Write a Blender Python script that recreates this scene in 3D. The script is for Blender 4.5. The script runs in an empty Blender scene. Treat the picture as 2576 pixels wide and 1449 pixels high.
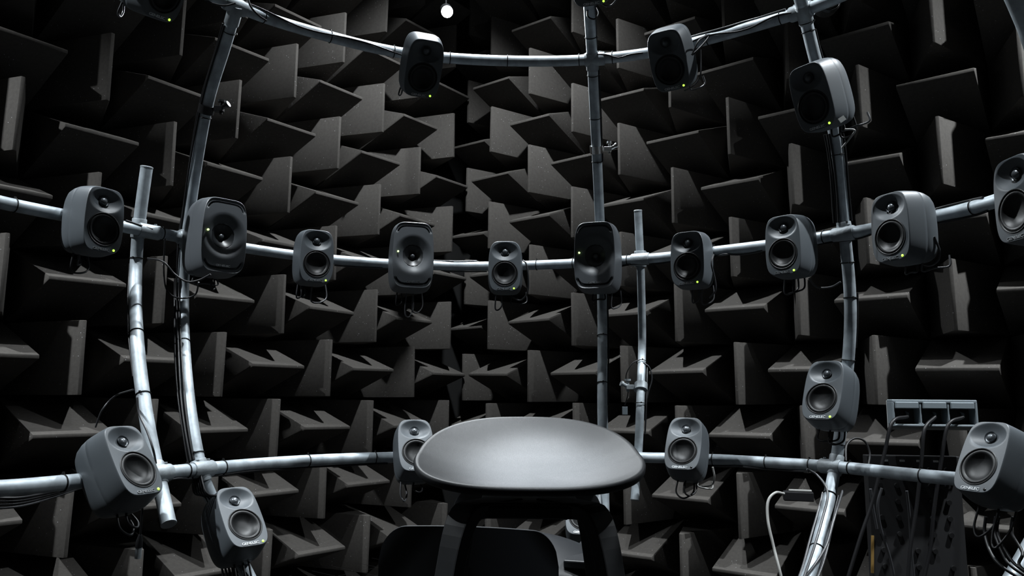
import bpy, bmesh, math, random
from mathutils import Vector, Matrix
import numpy as np
C = bpy.context.scene
COL = C.collection
random.seed(5)

# ------------------------------------------------------------------ camera
CAMZ = 0.97                       # eye height above the mesh floor
F, PITCH, ROLL = 1908.4, 0.14459, 0.009166
cp, sp_, cr, sr = math.cos(PITCH), math.sin(PITCH), math.cos(ROLL), math.sin(ROLL)
right0, up0, fwd = Vector((1, 0, 0)), Vector((0, -sp_, cp)), Vector((0, cp, sp_))
c_right = cr*right0 + sr*up0
c_up = -sr*right0 + cr*up0
cam_d = bpy.data.cameras.new('camera'); cam = bpy.data.objects.new('camera', cam_d); COL.objects.link(cam)
M4 = Matrix.Identity(4)
for i in range(3):
    M4[i][0] = c_right[i]; M4[i][1] = c_up[i]; M4[i][2] = -fwd[i]
M4[2][3] = CAMZ
cam.matrix_world = M4
cam_d.sensor_width = 36.0; cam_d.lens = F/2576*36.0
cam_d.clip_start = 0.05; cam_d.clip_end = 60
C.camera = cam

# ------------------------------------------------------------------ world, exposure, lights
w = bpy.data.worlds.new('world'); C.world = w; w.use_nodes = True
w.node_tree.nodes['Background'].inputs[0].default_value = (0.6, 0.75, 1, 1)
w.node_tree.nodes['Background'].inputs[1].default_value = 0.0015
C.view_settings.view_transform = 'Standard'; C.view_settings.look = 'None'
C.view_settings.gamma = 1; C.view_settings.exposure = 0.0
# one downlight in view; the rest are unseen, guessed to give the shadows
LAMPS = [  # x, y, z above eye, watts, cone degrees, aim height (None = straight down), label
    (-0.398, 4.20, 2.257, 300, 86, 0.5, 'small round white downlight glowing near the far corner of the chamber'),
    (3.06, 2.23, 3.45, 1400, 112, None, 'unseen downlight assumed by the right foam wall, above the frame'),
    (-3.10, 1.38, 3.45, 1400, 112, None, 'unseen downlight assumed by the left foam wall, above the frame'),
    (-0.15, 3.55, 3.70, 780, 92, 'corner', 'added unseen downlight washing the far corner walls from high in front'),  # added to light the corner walls, tilted away from the seat
    (0.05, 1.43, 4.50, 9500, 4.3, None, 'added unseen narrow-beam spot straight above the stool seat'),  # added spot that makes the bright pool on the seat
    (0.05, 1.90, 4.60, 1000, 66, None, 'unseen downlight assumed high above the black stool'),
]

# ------------------------------------------------------------------ helpers
def ray(px, py):
    x = (px-1288)/F; y = (724.5-py)/F
    x, y = x*cr-y*sr, x*sr+y*cr
    return Vector((x, cp-y*sp_, sp_+y*cp))
def at(px, py, D):
    v = ray(px, py)*D
    return Vector((v.x, v.y, v.z+CAMZ))
def onz(px, py, z):               # z above eye
    v = ray(px, py); v = v*(z/v.z)
    return Vector((v.x, v.y, v.z+CAMZ))
def project(P):
    q = P-Vector((0, 0, CAMZ)); d = q.dot(fwd)
    if d < 0.05: return (-9999, -9999, d)
    return (1288+F*q.dot(c_right)/d, 724.5-F*q.dot(c_up)/d, d)

def tag(o, label=None, cat=None, group=None, kind=None):
    if label: o['label'] = label
    if cat: o['category'] = cat
    if group: o['group'] = group
    if kind: o['kind'] = kind
    return o
def empty(name, loc=(0, 0, 0), mw=None):
    o = bpy.data.objects.new(name, None); COL.objects.link(o)
    o.empty_display_size = 0.05
    if mw is not None: o.matrix_world = mw
    else: o.location = loc
    return o
def mesh_from(name, verts, faces, smooth=True, angle=None):
    me = bpy.data.meshes.new(name); me.from_pydata([tuple(v) for v in verts], [], faces); me.update()
    if smooth:
        me.polygons.foreach_set('use_smooth', [True]*len(me.polygons))
        if angle: me.set_sharp_from_angle(angle=math.radians(angle))
    return me
def link(name, me, mat, parent=None, label=None):
    o = bpy.data.objects.new(name, me); COL.objects.link(o)
    if mat is not None and len(me.materials) == 0: me.materials.append(mat)
    if parent is not None: o.parent = parent
    if label: o['label'] = label
    return o
class MB:
    """collects shapes for one mesh"""
    def __init__(s): s.v = []; s.f = []
    def add(s, vs, fs):
        b = len(s.v); s.v += [Vector(v) for v in vs]; s.f += [tuple(i+b for i in f) for f in fs]
    def box(s, c, size, R=None):
        hx, hy, hz = size[0]/2, size[1]/2, size[2]/2
        vs = [Vector((x, y, z)) for x in (-hx, hx) for y in (-hy, hy) for z in (-hz, hz)]
        if R is not None: vs = [R @ v for v in vs]
        c = Vector(c)
        s.add([v+c for v in vs], [(0, 1, 3, 2), (4, 6, 7, 5), (0, 4, 5, 1), (2, 3, 7, 6), (0, 2, 6, 4), (1, 5, 7, 3)])
    def tube(s, path, r, seg=10, caps=True):
        path = [Vector(p) for p in path]; n = len(path)
        rr = r if isinstance(r, (list, tuple)) else [r]*n
        T = []
        for i in range(n):
            t = path[min(i+1, n-1)]-path[max(i-1, 0)]
            T.append(t.normalized() if t.length > 1e-9 else Vector((0, 0, 1)))
        a = Vector((0, 0, 1)) if abs(T[0].z) < .9 else Vector((1, 0, 0))
        nrm = (a-T[0]*a.dot(T[0])).normalized()
        vs = []
        for i in range(n):
            nrm = (nrm-T[i]*nrm.dot(T[i])).normalized(); b = T[i].cross(nrm)
            for k in range(seg):
                q = 2*math.pi*k/seg
                vs.append(path[i]+(nrm*math.cos(q)+b*math.sin(q))*rr[i])
        fs = []
        for i in range(n-1):
            for k in range(seg):
                k2 = (k+1) % seg
                fs.append((i*seg+k, i*seg+k2, (i+1)*seg+k2, (i+1)*seg+k))
        if caps:
            fs.append(tuple(range(seg))[::-1]); fs.append(tuple((n-1)*seg+k for k in range(seg)))
        s.add(vs, fs)
    def lathe(s, prof, seg=40, M=None, close=True):
        """profile of (r, y) turned round the local Y axis; first point outer"""
        vs = []; fs = []
        for r, y in prof:
            for k in range(seg):
                q = 2*math.pi*k/seg
                vs.append(Vector((r*math.cos(q), y, r*math.sin(q))))
        for i in range(len(prof)-1):
            for k in range(seg):
                k2 = (k+1) % seg
                fs.append((i*seg+k, (i+1)*seg+k, (i+1)*seg+k2, i*seg+k2))
        if M is not None: vs = [M @ v for v in vs]
        s.add(vs, fs)
    def mesh(s, name, smooth=True, angle=35, bevel=0, bseg=2):
        me = mesh_from(name, s.v, s.f, False)
        if bevel:
            bm = bmesh.new(); bm.from_mesh(me)
            es = [e for e in bm.edges if len(e.link_faces) == 2 and e.calc_face_angle(0) > 0.6]
            bmesh.ops.bevel(bm, geom=es, offset=bevel, segments=bseg, affect='EDGES', profile=0.5)
            bm.to_mesh(me); bm.free()
        if smooth:
            me.polygons.foreach_set('use_smooth', [True]*len(me.polygons))
            me.set_sharp_from_angle(angle=math.radians(angle))
        return me
    def build(s, name, mat, parent=None, label=None, **k):
        return link(name, s.mesh(name, **k), mat, parent, label)
def catmull(P, n=8):
    P = [Vector(p) for p in P]; Q = [2*P[0]-P[1]]+P+[2*P[-1]-P[-2]]; out = []
    for i in range(1, len(Q)-2):
        a, b, c, d = Q[i-1], Q[i], Q[i+1], Q[i+2]
        for k in range(n):
            t = k/n
            out.append(0.5*((2*b)+(c-a)*t+(2*a-5*b+4*c-d)*t*t+(3*b-a-3*c+d)*t**3))
    out.append(Q[-2]); return out
def relax(P, it=10):
    for _ in range(it):
        P = [P[0]]+[(P[i-1]+2*P[i]+P[i+1])/4 for i in range(1, len(P)-1)]+[P[-1]]
    return P

# ------------------------------------------------------------------ materials
def pmat(name, col, rough=.5, metal=0.0, spec=.5, noise=None, bump=None, emit=None):
    m = bpy.data.materials.new(name); m.use_nodes = True; nt = m.node_tree; b = nt.nodes['Principled BSDF']
    b.inputs['Base Color'].default_value = (*col, 1); b.inputs['Roughness'].default_value = rough
    b.inputs['Metallic'].default_value = metal; b.inputs['Specular IOR Level'].default_value = spec
    tc = nt.nodes.new('ShaderNodeTexCoord')
    if noise:
        sc, amt = noise
        n = nt.nodes.new('ShaderNodeTexNoise'); n.inputs['Scale'].default_value = sc; n.inputs['Detail'].default_value = 5
        nt.links.new(tc.outputs['Object'], n.inputs['Vector'])
        r = nt.nodes.new('ShaderNodeMapRange'); r.inputs[1].default_value = .3; r.inputs[2].default_value = .7
        r.inputs[3].default_value = 1-amt; r.inputs[4].default_value = 1+amt
        nt.links.new(n.outputs['Fac'], r.inputs[0])
        mx = nt.nodes.new('ShaderNodeVectorMath'); mx.operation = 'SCALE'; mx.inputs[0].default_value = col
        nt.links.new(r.outputs[0], mx.inputs['Scale']); nt.links.new(mx.outputs[0], b.inputs['Base Color'])
    if bump:
        sc, st = bump
        n2 = nt.nodes.new('ShaderNodeTexNoise'); n2.inputs['Scale'].default_value = sc; n2.inputs['Detail'].default_value = 3
        nt.links.new(tc.outputs['Object'], n2.inputs['Vector'])
        bp = nt.nodes.new('ShaderNodeBump'); bp.inputs['Strength'].default_value = st; bp.inputs['Distance'].default_value = .002
        nt.links.new(n2.outputs['Fac'], bp.inputs['Height']); nt.links.new(bp.outputs[0], b.inputs['Normal'])
    if emit:
        b.inputs['Emission Color'].default_value = (*emit[0], 1); b.inputs['Emission Strength'].default_value = emit[1]
    return m
def foam_mat():
    m = pmat('charcoal_foam', (.070, .065, .060), .95, 0, .12, noise=(60, .10), bump=(400, .35))
    nt = m.node_tree; b = nt.nodes['Principled BSDF']
    src = b.inputs['Base Color'].links[0].from_socket
    tc = [n for n in nt.nodes if n.type == 'TEX_COORD'][0]
    oi = nt.nodes.new('ShaderNodeObjectInfo')
    add = nt.nodes.new('ShaderNodeVectorMath'); add.operation = 'ADD'
    nt.links.new(tc.outputs['Object'], add.inputs[0]); nt.links.new(oi.outputs['Random'], add.inputs[1])
    v = nt.nodes.new('ShaderNodeTexVoronoi'); v.inputs['Scale'].default_value = 95
    nt.links.new(add.outputs[0], v.inputs['Vector'])
    # rare sparkle of the foam, painted as small pale dots in random cells
    lt = nt.nodes.new('ShaderNodeMath'); lt.operation = 'LESS_THAN'; lt.inputs[1].default_value = .17
    nt.links.new(v.outputs['Distance'], lt.inputs[0])
    sx = nt.nodes.new('ShaderNodeSeparateColor'); nt.links.new(v.outputs['Color'], sx.inputs[0])
    n3 = nt.nodes.new('ShaderNodeTexNoise'); n3.inputs['Scale'].default_value = 5; nt.links.new(add.outputs[0], n3.inputs['Vector'])
    g = nt.nodes.new('ShaderNodeMath'); g.operation = 'MULTIPLY_ADD'; g.inputs[1].default_value = .55; g.inputs[2].default_value = .66
    nt.links.new(n3.outputs['Fac'], g.inputs[0])
    g2 = nt.nodes.new('ShaderNodeMath'); g2.operation = 'GREATER_THAN'
    nt.links.new(sx.outputs[0], g2.inputs[0]); nt.links.new(g.outputs[0], g2.inputs[1])
    mm = nt.nodes.new('ShaderNodeMath'); mm.operation = 'MULTIPLY'
    nt.links.new(lt.outputs[0], mm.inputs[0]); nt.links.new(g2.outputs[0], mm.inputs[1])
    mix = nt.nodes.new('ShaderNodeMixRGB'); nt.links.new(mm.outputs[0], mix.inputs[0]); nt.links.new(src, mix.inputs[1])
    mix.inputs[2].default_value = (.42, .42, .44, 1)
    nt.links.new(mix.outputs[0], b.inputs['Base Color'])
    return m
FOAM = foam_mat()
BACKER = pmat('wall_backing', (.006, .006, .006), .95)
STEEL = pmat('galvanised_steel', (.33, .37, .40), .54, .35, .5, noise=(22, .28), bump=(60, .15))
FITTING = pmat('cast_fitting', (.28, .31, .33), .55, .3, .5, noise=(40, .15), bump=(120, .3))
PAINT = pmat('dark_grey_paint', (.066, .076, .085), .48, 0, .5, noise=(9, .05), bump=(900, .10))
PAINT2 = pmat('coaxial_grey_paint', (.070, .077, .085), .45, 0, .5, bump=(900, .08))
CONE = pmat('driver_cone', (.009, .0095, .010), .45, 0, .32, bump=(1200, .15))
DOME = pmat('dome', (.10, .11, .12), .35, .5, .5)
BADGE = pmat('badge_silver', (.62, .64, .66), .3, .9)
LEDG = pmat('led_green', (.2, .8, .1), .4, 0, .5, emit=((.55, 1.0, .10), 1.4))
LEDW = pmat('led_pale', (.6, .8, .4), .4, 0, .5, emit=((.75, 1.0, .45), 1.5))
LEDOFF = pmat('led_unlit', (.01, .01, .01), .2)
RUBBER = pmat('black_cable', (.010, .010, .011), .45, 0, .3)
GREYCABLE = pmat('grey_cable', (.045, .046, .05), .38, 0, .5)
PALECABLE = pmat('pale_cable', (.27, .27, .26), .45, 0, .5)
TIE = pmat('cable_tie_black', (.005, .005, .005), .7, 0, .2)
BLACKMETAL = pmat('black_metal', (.02, .02, .021), .35, .5)
CHROME = pmat('bright_metal', (.7, .7, .7), .22, 1.0)
SEATM = pmat('stool_shell', (.0105, .0115, .013), .50, 0, .22, bump=(1100, .18))
WOOD = pmat('black_stained_wood', (.007, .0078, .009), .5, 0, .35, noise=(14, .3))
PLASTIC = pmat('chair_plastic', (.008, .009, .011), .45, 0, .4)
BOXGREY = pmat('socket_box_grey', (.17, .20, .22), .45, 0, .5)
BOXPALE = pmat('socket_box_backplate', (.42, .43, .42), .5)
DARKBOX = pmat('dark_panel', (.008, .008, .009), .6)
AMBER = pmat('amber_strip', (.20, .12, .03), .6)

# ------------------------------------------------------------------ room geometry
A = .35                                           # pitch of the foam units
AZ = 0.6594421
UL = Vector((math.sin(AZ), math.cos(AZ), 0)); NL = Vector((-math.cos(AZ), math.sin(AZ), 0))
DL, DR = 4*A/.3843173, 4*A/.3484167              # distance eye to the ridge planes
WL, WB = .46, .10                                # wedge length, base block
CZ = CAMZ
FLOORZ = -0.0
def profile_wedge():
    """unit with its ridge along X; base at y=0, tip at y=-(WL+WB)"""
    h = A/2-.004; t = .0085; x = A/2-.006
    prof = [(0, -h), (-WB, -h), (-WB-WL, -t), (-WB-WL, t), (-WB, h), (0, h)]
    vs = []; n = len(prof)
    for sx in (-x, x):
        vs += [(sx, y, z) for y, z in prof]
    fs = [tuple(range(n)), tuple(range(n, 2*n))[::-1]]
    for i in range(n):
        j = (i+1) % n
        fs.append((i, i+n, j+n, j))
    me = mesh_from('foam_wedge', vs, fs, False)
    bm = bmesh.new(); bm.from_mesh(me)
    bmesh.ops.recalc_face_normals(bm, faces=bm.faces)
    bmesh.ops.bevel(bm, geom=list(bm.edges), offset=.0035, segments=2, affect='EDGES', profile=.5)
    bm.to_mesh(me); bm.free()
    me.polygons.foreach_set('use_smooth', [True]*len(me.polygons)); me.set_sharp_from_angle(angle=math.radians(30))
    me.materials.append(FOAM)
    return me
WEDGE = profile_wedge()
NUM = ['first', 'second', 'third', 'fourth', 'fifth', 'sixth', 'seventh', 'eighth', 'ninth', 'tenth', 'eleventh',
       'twelfth', 'thirteenth', 'fourteenth', 'fifteenth']
rest = MB()
def wedge_matrix(c, n_out, vertical):
    """c: centre of the unit on the ridge plane, n_out: from the room into the wall"""
    xa = Vector((0, 0, 1)).cross(n_out).normalized()*-1   # along the wall
    base = c+n_out*(WL+WB)
    y = n_out; z = Vector((0, 0, 1))
    if vertical: X, Z = z, None; X = z; Z = X.cross(y)
    else: Z = z; X = y.cross(Z)
    m = Matrix.Identity(4)
    for i in range(3):
        m[i][0] = X[i]; m[i][1] = y[i]; m[i][2] = Z[i]; m[i][3] = base[i]
    return m
def jitter():
    return (Matrix.Rotation(math.radians(random.uniform(-.9, .9)), 4, 'Y')
            @ Matrix.Rotation(math.radians(random.uniform(-.7, .7)), 4, 'X')
            @ Matrix.Rotation(math.radians(random.uniform(-.7, .7)), 4, 'Z'))
simple = [(x, y, z) for x in (-.169, .169) for (y, z) in ((0, -.171), (-WB, -.171), (-WB-WL, 0), (-WB, .171), (0, .171))]
simple_f = [(0, 1, 2, 3, 4), (9, 8, 7, 6, 5), (0, 5, 6, 1), (1, 6, 7, 2), (2, 7, 8, 3), (3, 8, 9, 4), (4, 9, 5, 0)]
def in_view(c, m=60):
    for dx in (-A/2, 0, A/2):
        for dz in (-A/2, 0, A/2):
            q = c+Vector((0, 0, dz))+dx*CUR_U
            x, y, d = project(q)
            if d > .1 and -m < x < 2576+m and -m < y < 1449+m: return True
    return False
walls = (('left', NL, DL, UL, 3.2220715*DL/4, .18132*DL/4, 0, range(-12, 4)),
         ('right', UL, DR, NL, 2.6124195*DR/4, .15231*DR/4, 1, range(-13, 4)))
nw = 0
for wn, n, d, u, u0, z0, par, ks in walls:
    CUR_U = u; kmax = max(ks)
    for k in ks:
        for m in range(-7, 9):
            c = n*d+u*(u0+k*A)+Vector((0, 0, CZ+z0+m*A))
            if wn == 'right' and k == 3: c = c+n*.15          # the column tucked into the corner sits further back
            vert = (k+m) % 2 == par
            mw = wedge_matrix(c, n, vert)
            if in_view(c):
                o = bpy.data.objects.new('foam_wedge', WEDGE); COL.objects.link(o); o.matrix_world = mw @ jitter()
                lab = 'dark foam wedge with %s ridge, %s wall, %s row from top, %s from corner' % (
                    'upright' if vert else 'level', wn, NUM[8-m], NUM[kmax-k])
                tag(o, lab, 'foam wedge', 'foam wedges on the %s wall' % wn); nw += 1
            else:
                rest.add([mw @ Vector(v) for v in simple], simple_f)
print('WEDGES', nw)
# rear walls (behind the camera), never in the frame
for n, u, d in ((-UL, NL, 1.55), (-NL, UL, 1.75)):
    for k in range(-6, 12):
        for m in range(-7, 9):
            uc = k*A
            if uc > (DL if n == -UL else DR)-.1 or uc < -1.3: continue
            c = n*d+u*uc+Vector((0, 0, CZ+.165+m*A))
            mw = wedge_matrix(c, n, (k+m) % 2 == 0)
            rest.add([mw @ Vector(v) for v in simple], simple_f)
o = rest.build('foam_wedges_beyond_view', FOAM, smooth=False)
tag(o, 'more of the same charcoal foam wedges covering the walls outside the picture', 'foam wedges', kind='stuff')
# shell
def slab(name, c, size, ang, mat):
    b = MB(); b.box((0, 0, 0), size); o = b.build(name, mat, smooth=False)
    o.location = c; o.rotation_euler = (0, 0, ang); tag(o, kind='structure'); return o
ZB, ZT = -1.75, 6.0
HH = ZT-ZB; ZM = (ZB+ZT)/2
D2 = WL+WB+.06
angL = math.atan2(UL.y, UL.x); angR = math.atan2(NL.y, NL.x)
uL0, uL1 = -1.55-D2, DR+D2+.16
nL0, nL1 = -1.75-D2, DL+D2
slab('wall_left', NL*(DL+D2)+UL*((uL0+uL1)/2)+Vector((0, 0, ZM)), (uL1-uL0, .12, HH), angL, BACKER)
slab('wall_right', UL*(DR+D2+.16)+NL*((nL0+nL1)/2)+Vector((0, 0, ZM)), (nL1-nL0, .12, HH), angR, BACKER)
slab('wall_back', UL*(-1.55-D2)+NL*((nL0+nL1)/2)+Vector((0, 0, ZM)), (nL1-nL0, .12, HH), angR, BACKER)
slab('wall_near', NL*(-1.75-D2)+UL*((uL0+uL1)/2)+Vector((0, 0, ZM)), (uL1-uL0, .12, HH), angL, BACKER)
ctr = UL*((uL0+uL1)/2)+NL*((nL0+nL1)/2)
slab('ceiling', ctr+Vector((0, 0, ZT+.06)), (uL1-uL0+.2, nL1-nL0+.2, .12), angL, BACKER)
slab('floor', ctr+Vector((0, 0, ZB-.06)), (uL1-uL0+.2, nL1-nL0+.2, .12), angL, BACKER)
# the taut wire net one walks on
net = MB()
for i in range(int((DR+1.5)/.15)):
    s = -1.5+i*.15
    p0, p1 = UL*s+NL*(-1.7), UL*s+NL*(DL-.02)
    net.tube([p0+Vector((0, 0, -.003)), p1+Vector((0, 0, -.003))], .0006, 4)
for i in range(int((DL+1.7)/.15)):
    s = -1.7+i*.15
    p0, p1 = NL*s+UL*(-1.5), NL*s+UL*(DR-.02)
    net.tube([p0+Vector((0, 0, -.001)), p1+Vector((0, 0, -.001))], .0006, 4)
o = net.build('floor_net', TIE, smooth=False); tag(o, kind='structure')

# ------------------------------------------------------------------ lamps
for x, y, z, P, cone, aimz, lab in LAMPS:
    aim = Vector((0, 0, -1)) if aimz is None else Vector((-.05, .24, -1)) if aimz == 'corner' else Vector((0.05, 1.6, CAMZ+aimz))-Vector((x, y, CAMZ+z))
    q = aim.to_track_quat('-Z', 'Y').to_matrix().to_4x4()
    root = empty('ceiling_light', mw=Matrix.Translation((x, y, CAMZ+z)) @ q); tag(root, lab, 'ceiling light')
    qi = q.inverted()
    h = MB()
    h.tube([(0, 0, .004), (0, 0, .012), (0, 0, .11), (0, 0, .13)], [.0355, .037, .037, .022], 32)
    h.build('housing', BLACKMETAL, root)
    e = MB(); e.tube([(0, 0, -.004), (0, 0, .0035)], [.028, .034], 32)
    LM = pmat('lamp_lens', (1, 1, 1), .3, emit=((.93, .97, 1.0), 60))
    e.build('lens', LM, root)
    s = MB(); p0 = Vector((0, 0, .125)); s.tube([p0, p0+qi @ Vector((0, 0, ZT-CAMZ-z-.12))], .005, 8); s.build('suspension_cord', RUBBER, root)
    L = bpy.data.lights.new('downlight', 'SPOT'); L.energy = P; L.spot_size = math.radians(cone); L.spot_blend = .65 if cone > 20 else 1.0
    L.shadow_soft_size = .04; L.color = (.90, .96, 1.0)
    lo = bpy.data.objects.new('bulb', L); COL.objects.link(lo); lo.parent = root; lo.location = (0, 0, -.012)

# ------------------------------------------------------------------ pipe frame
PR = .0213
def ring_path(pts, z, extL=None, extR=None, it=40):
    P = [onz(x, y, z) for x, y in pts]
    P = (extL or [])+P+(extR or [])
    return relax(catmull(P, 8), it)
MAINZ, LOWZ, UPZ = .60, -.235, 1.35
main_px = [(0, 510), (60, 521), (135, 537), (400, 588), (660, 632), (850, 657), (1130, 672), (1330, 668), (1440, 663), (1560, 657),
           (1700, 645), (1790, 633), (1920, 619), (2060, 599), (2190, 578), (2350, 544), (2480, 518)]
low_px = [(0, 1232), (190, 1211), (450, 1186), (520, 1179), (650, 1167), (780, 1158), (980, 1149), (1300, 1147), (1640, 1151), (1800, 1155), (1920, 1163),
          (2085, 1172), (2200, 1184), (2390, 1206)]
up_px = [(600, 18), (700, 56), (850, 98), (990, 132), (1130, 147), (1280, 154), (1400, 154), (1490, 150), (1625, 136), (1740, 110), (1900, 65), (2030, 26)]
def arc(c, R, a0, a1, z, n=8):
    return [Vector((c[0]+R*math.cos(math.radians(a0+(a1-a0)*i/n)), c[1]+R*math.sin(math.radians(a0+(a1-a0)*i/n)), CAMZ+z)) for i in range(n+1)]
mainP = ring_path(main_px, MAINZ, arc((-.122, 1.83), 1.60, 245, 170, MAINZ), arc((-.122, 1.83), 1.60, 5, -60, MAINZ))
lowP = ring_path(low_px, LOWZ, arc((.16, 1.9), 1.5, 235, 178, LOWZ), arc((.16, 1.9), 1.5, 12, -50, LOWZ))
upP = ring_path(up_px, UPZ, arc((.012, 1.54), 1.376, 190, 145, UPZ), arc((.012, 1.54), 1.376, 34, -10, UPZ), 25)
def nearest(path, px, py=None):
    best = None
    for i, p in enumerate(path):
        q = project(p)
        if q[2] < .3: continue
        d = abs(q[0]-px) if py is None else math.hypot(q[0]-px, q[1]-py)
        if best is None or d < best[0]: best = (d, i)
    i = best[1]; i = min(max(i, 1), len(path)-2)
    return path[i], (path[i+1]-path[i-1]).normalized(), project(path[i])[2]
def pipe(name, path, label, r=PR, group=None, seg=20, capm=None):
    b = MB(); b.tube(path, r, seg); o = b.build(name, STEEL, None, None, angle=50)
    tag(o, label, 'pipe', group); return o
main_pipe = pipe('ring_pipe', mainP, 'long galvanised ring pipe at mid height carrying the row of speakers')
low_pipe = pipe('ring_pipe', lowP, 'long galvanised ring pipe running behind the stool, lowest of three rings')
up_pipe = pipe('ring_pipe', upP, 'curved galvanised ring pipe near the top, highest of three rings')
def ties(parent, path, pxs, vert=False, r=PR):
    for q in pxs:
        p, t, d = nearest(path, q[0], q[1])
        a = Vector((0, 0, 1)) if abs(t.z) < .8 else Vector((1, 0, 0))
        b = MB(); x = t.cross(a).normalized(); y = t.cross(x).normalized(); loop = []
        for i in range(25):
            an = 2*math.pi*i/24
            loop.append(p+(x*math.cos(an)+y*math.sin(an))*(r+.0016))
        b.tube(loop, .0017, 6, caps=False)
        hp = p+y*(-1)*(r+.005) if vert is False else p+x*(r+.005)
        b.box(hp, (.0055, .0055, .0055))
        b.build('cable_tie', TIE, parent, smooth=True)
def fitting(parent, p, t, t2=None, p2=None, L=.080, r=PR+.0055, side=None):
    b = MB()
    b.tube([p-t*L/2, p-t*(L/2-.004), p+t*(L/2-.004), p+t*L/2], [r-.002, r, r, r-.002], 24)
    if t2 is not None:
        b.tube([p2-t2*.036, p2-t2*.033, p2+t2*.033, p2+t2*.036], [r-.003, r-.0015, r-.0015, r-.003], 24)
        if (p2-p).length > .008: b.tube([p, p2], .016, 16)
    f = Vector((0, -1, 0)); f = (f-t*f.dot(t)).normalized()
    f2 = t.cross(f).normalized()
    if f2.z < 0: f2 = -f2
    for dd, ax in ((-.022, f2), (.022, f2)):
        q = p+t*dd+ax*(r+.001)
        b.tube([q, q+ax*.004], .0055, 8)
    return b.build('pipe_fitting', FITTING, parent, 'cast steel collar fitting')

# uprights: pixel polyline with a depth at a few knots
def upath(pts, n=8, it=14):
    return relax(catmull([at(*p) for p in pts], n), it)
dA_up = nearest(upP, 592)[2]; dA_m = nearest(mainP, 470)[2]; dA_l = nearest(lowP, 508)[2]
dB_up = nearest(upP, 1491)[2]; dB_m = nearest(mainP, 1511)[2]; dB_l = nearest(lowP, 1520)[2]
dC_up = nearest(upP, 2022)[2]; dC_m = nearest(mainP, 2113)[2]; dC_l = nearest(lowP, 2092)[2]
dD_m = nearest(mainP, 345)[2]; dD_l = nearest(lowP, 395)[2]
dE_m = nearest(mainP, 1611)[2]; dE_l = nearest(lowP, 1611)[2]
print('depths', [round(v, 2) for v in (dA_up, dA_m, dA_l, dB_up, dB_m, dB_l, dC_up, dC_m, dC_l, dD_m, dD_l, dE_m, dE_l)])
def lerp(a, b, t): return a+(b-a)*t
PA = upath([(592, 24, dA_up), (560, 135, lerp(dA_up, dA_m, .3)), (523, 250, lerp(dA_up, dA_m, .55)), (493, 420, lerp(dA_up, dA_m, .85)), (473, 560, lerp(dA_up, dA_m, .99)),
            (466, 612, dA_m), (460, 760, dA_m+.02), (464, 900, lerp(dA_m, dA_l, .5)), (478, 1040, lerp(dA_m, dA_l, .8)), (502, 1176, dA_l),
            (530, 1250, dA_l+.02), (562, 1320, dA_l+.04), (600, 1400, dA_l+.02), (650, 1500, dA_l-.05)])
PB = upath([(1478, -60, dB_up-.28), (1483, 40, dB_up-.1), (1490, 150, dB_up), (1497, 300, lerp(dB_up, dB_m, .5)), (1503, 420, lerp(dB_up, dB_m, .75)), (1509, 560, dB_m),
            (1513, 660, dB_m+.02), (1516, 850, lerp(dB_m, dB_l, .5)+.03), (1515, 1000, dB_l+.02), (1518, 1147, dB_l),
            (1519, 1240, dB_l-.04), (1522, 1340, dB_l-.12), (1532, 1500, dB_l-.3)])
PC = upath([(2006, -30, dC_up-.08), (2026, 45, dC_up), (2048, 140, lerp(dC_up, dC_m, .2)), (2085, 270, lerp(dC_up, dC_m, .45)), (2106, 370, lerp(dC_up, dC_m, .65)),
            (2118, 500, lerp(dC_up, dC_m, .9)), (2125, 592, dC_m), (2136, 700, dC_m+.02), (2140, 800, lerp(dC_m, dC_l, .4)), (2133, 920, lerp(dC_m, dC_l, .6)),
            (2118, 1060, lerp(dC_m, dC_l, .85)), (2102, 1170, dC_l), (2082, 1270, dC_l-.1), (2058, 1370, dC_l-.24), (2030, 1460, dC_l-.38), (1990, 1540, dC_l-.5)])
PD = upath([(369, 422, dD_m+.03), (358, 500, dD_m+.03), (346, 600, dD_m+.03), (341, 700, dD_m+.02), (342, 820, lerp(dD_m, dD_l, .4)), (355, 960, lerp(dD_m, dD_l, .65)),
            (375, 1090, lerp(dD_m, dD_l, .85)), (396, 1190, dD_l+.02), (424, 1316, dD_l-.08)])
PE = upath([(1605, 532, dE_m+.05), (1608, 600, dE_m+.05), (1611, 655, dE_m+.05), (1615, 800, dE_m+.06), (1615, 900, dE_m+.05), (1611, 1000, dE_l+.05), (1607, 1120, dE_l+.05), (1597, 1255, dE_l-.02)])
pA = pipe('upright_pipe', PA, 'bent upright pipe with a black cable bundle, behind the large oval-faced speaker at left')
pB = pipe('upright_pipe', PB, 'straight upright pipe crossing all three rings right of centre, down behind the stool')
pC = pipe('upright_pipe', PC, 'bent upright pipe on the right wrapped with cables, running to the bottom edge')
pD = pipe('free_pole', PD, 'free-ended bowed pole crossing the rings at far left', r=.0215)
pE = pipe('free_pole', PE, 'thin free-ended pole just right of the seat, behind its edge', r=.0175)
for P_, par in ((PD, pD), (PE, pE)):
    for e, o2 in ((P_[0], P_[1]), (P_[-1], P_[-2])):
        t = (e-o2).normalized(); b = MB(); b.tube([e, e+t*.004, e+t*.006], [.0225 if par is pD else .0185]*2+[.017], 20)
        b.build('end_cap', FITTING, par, 'pale round end cap')
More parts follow.
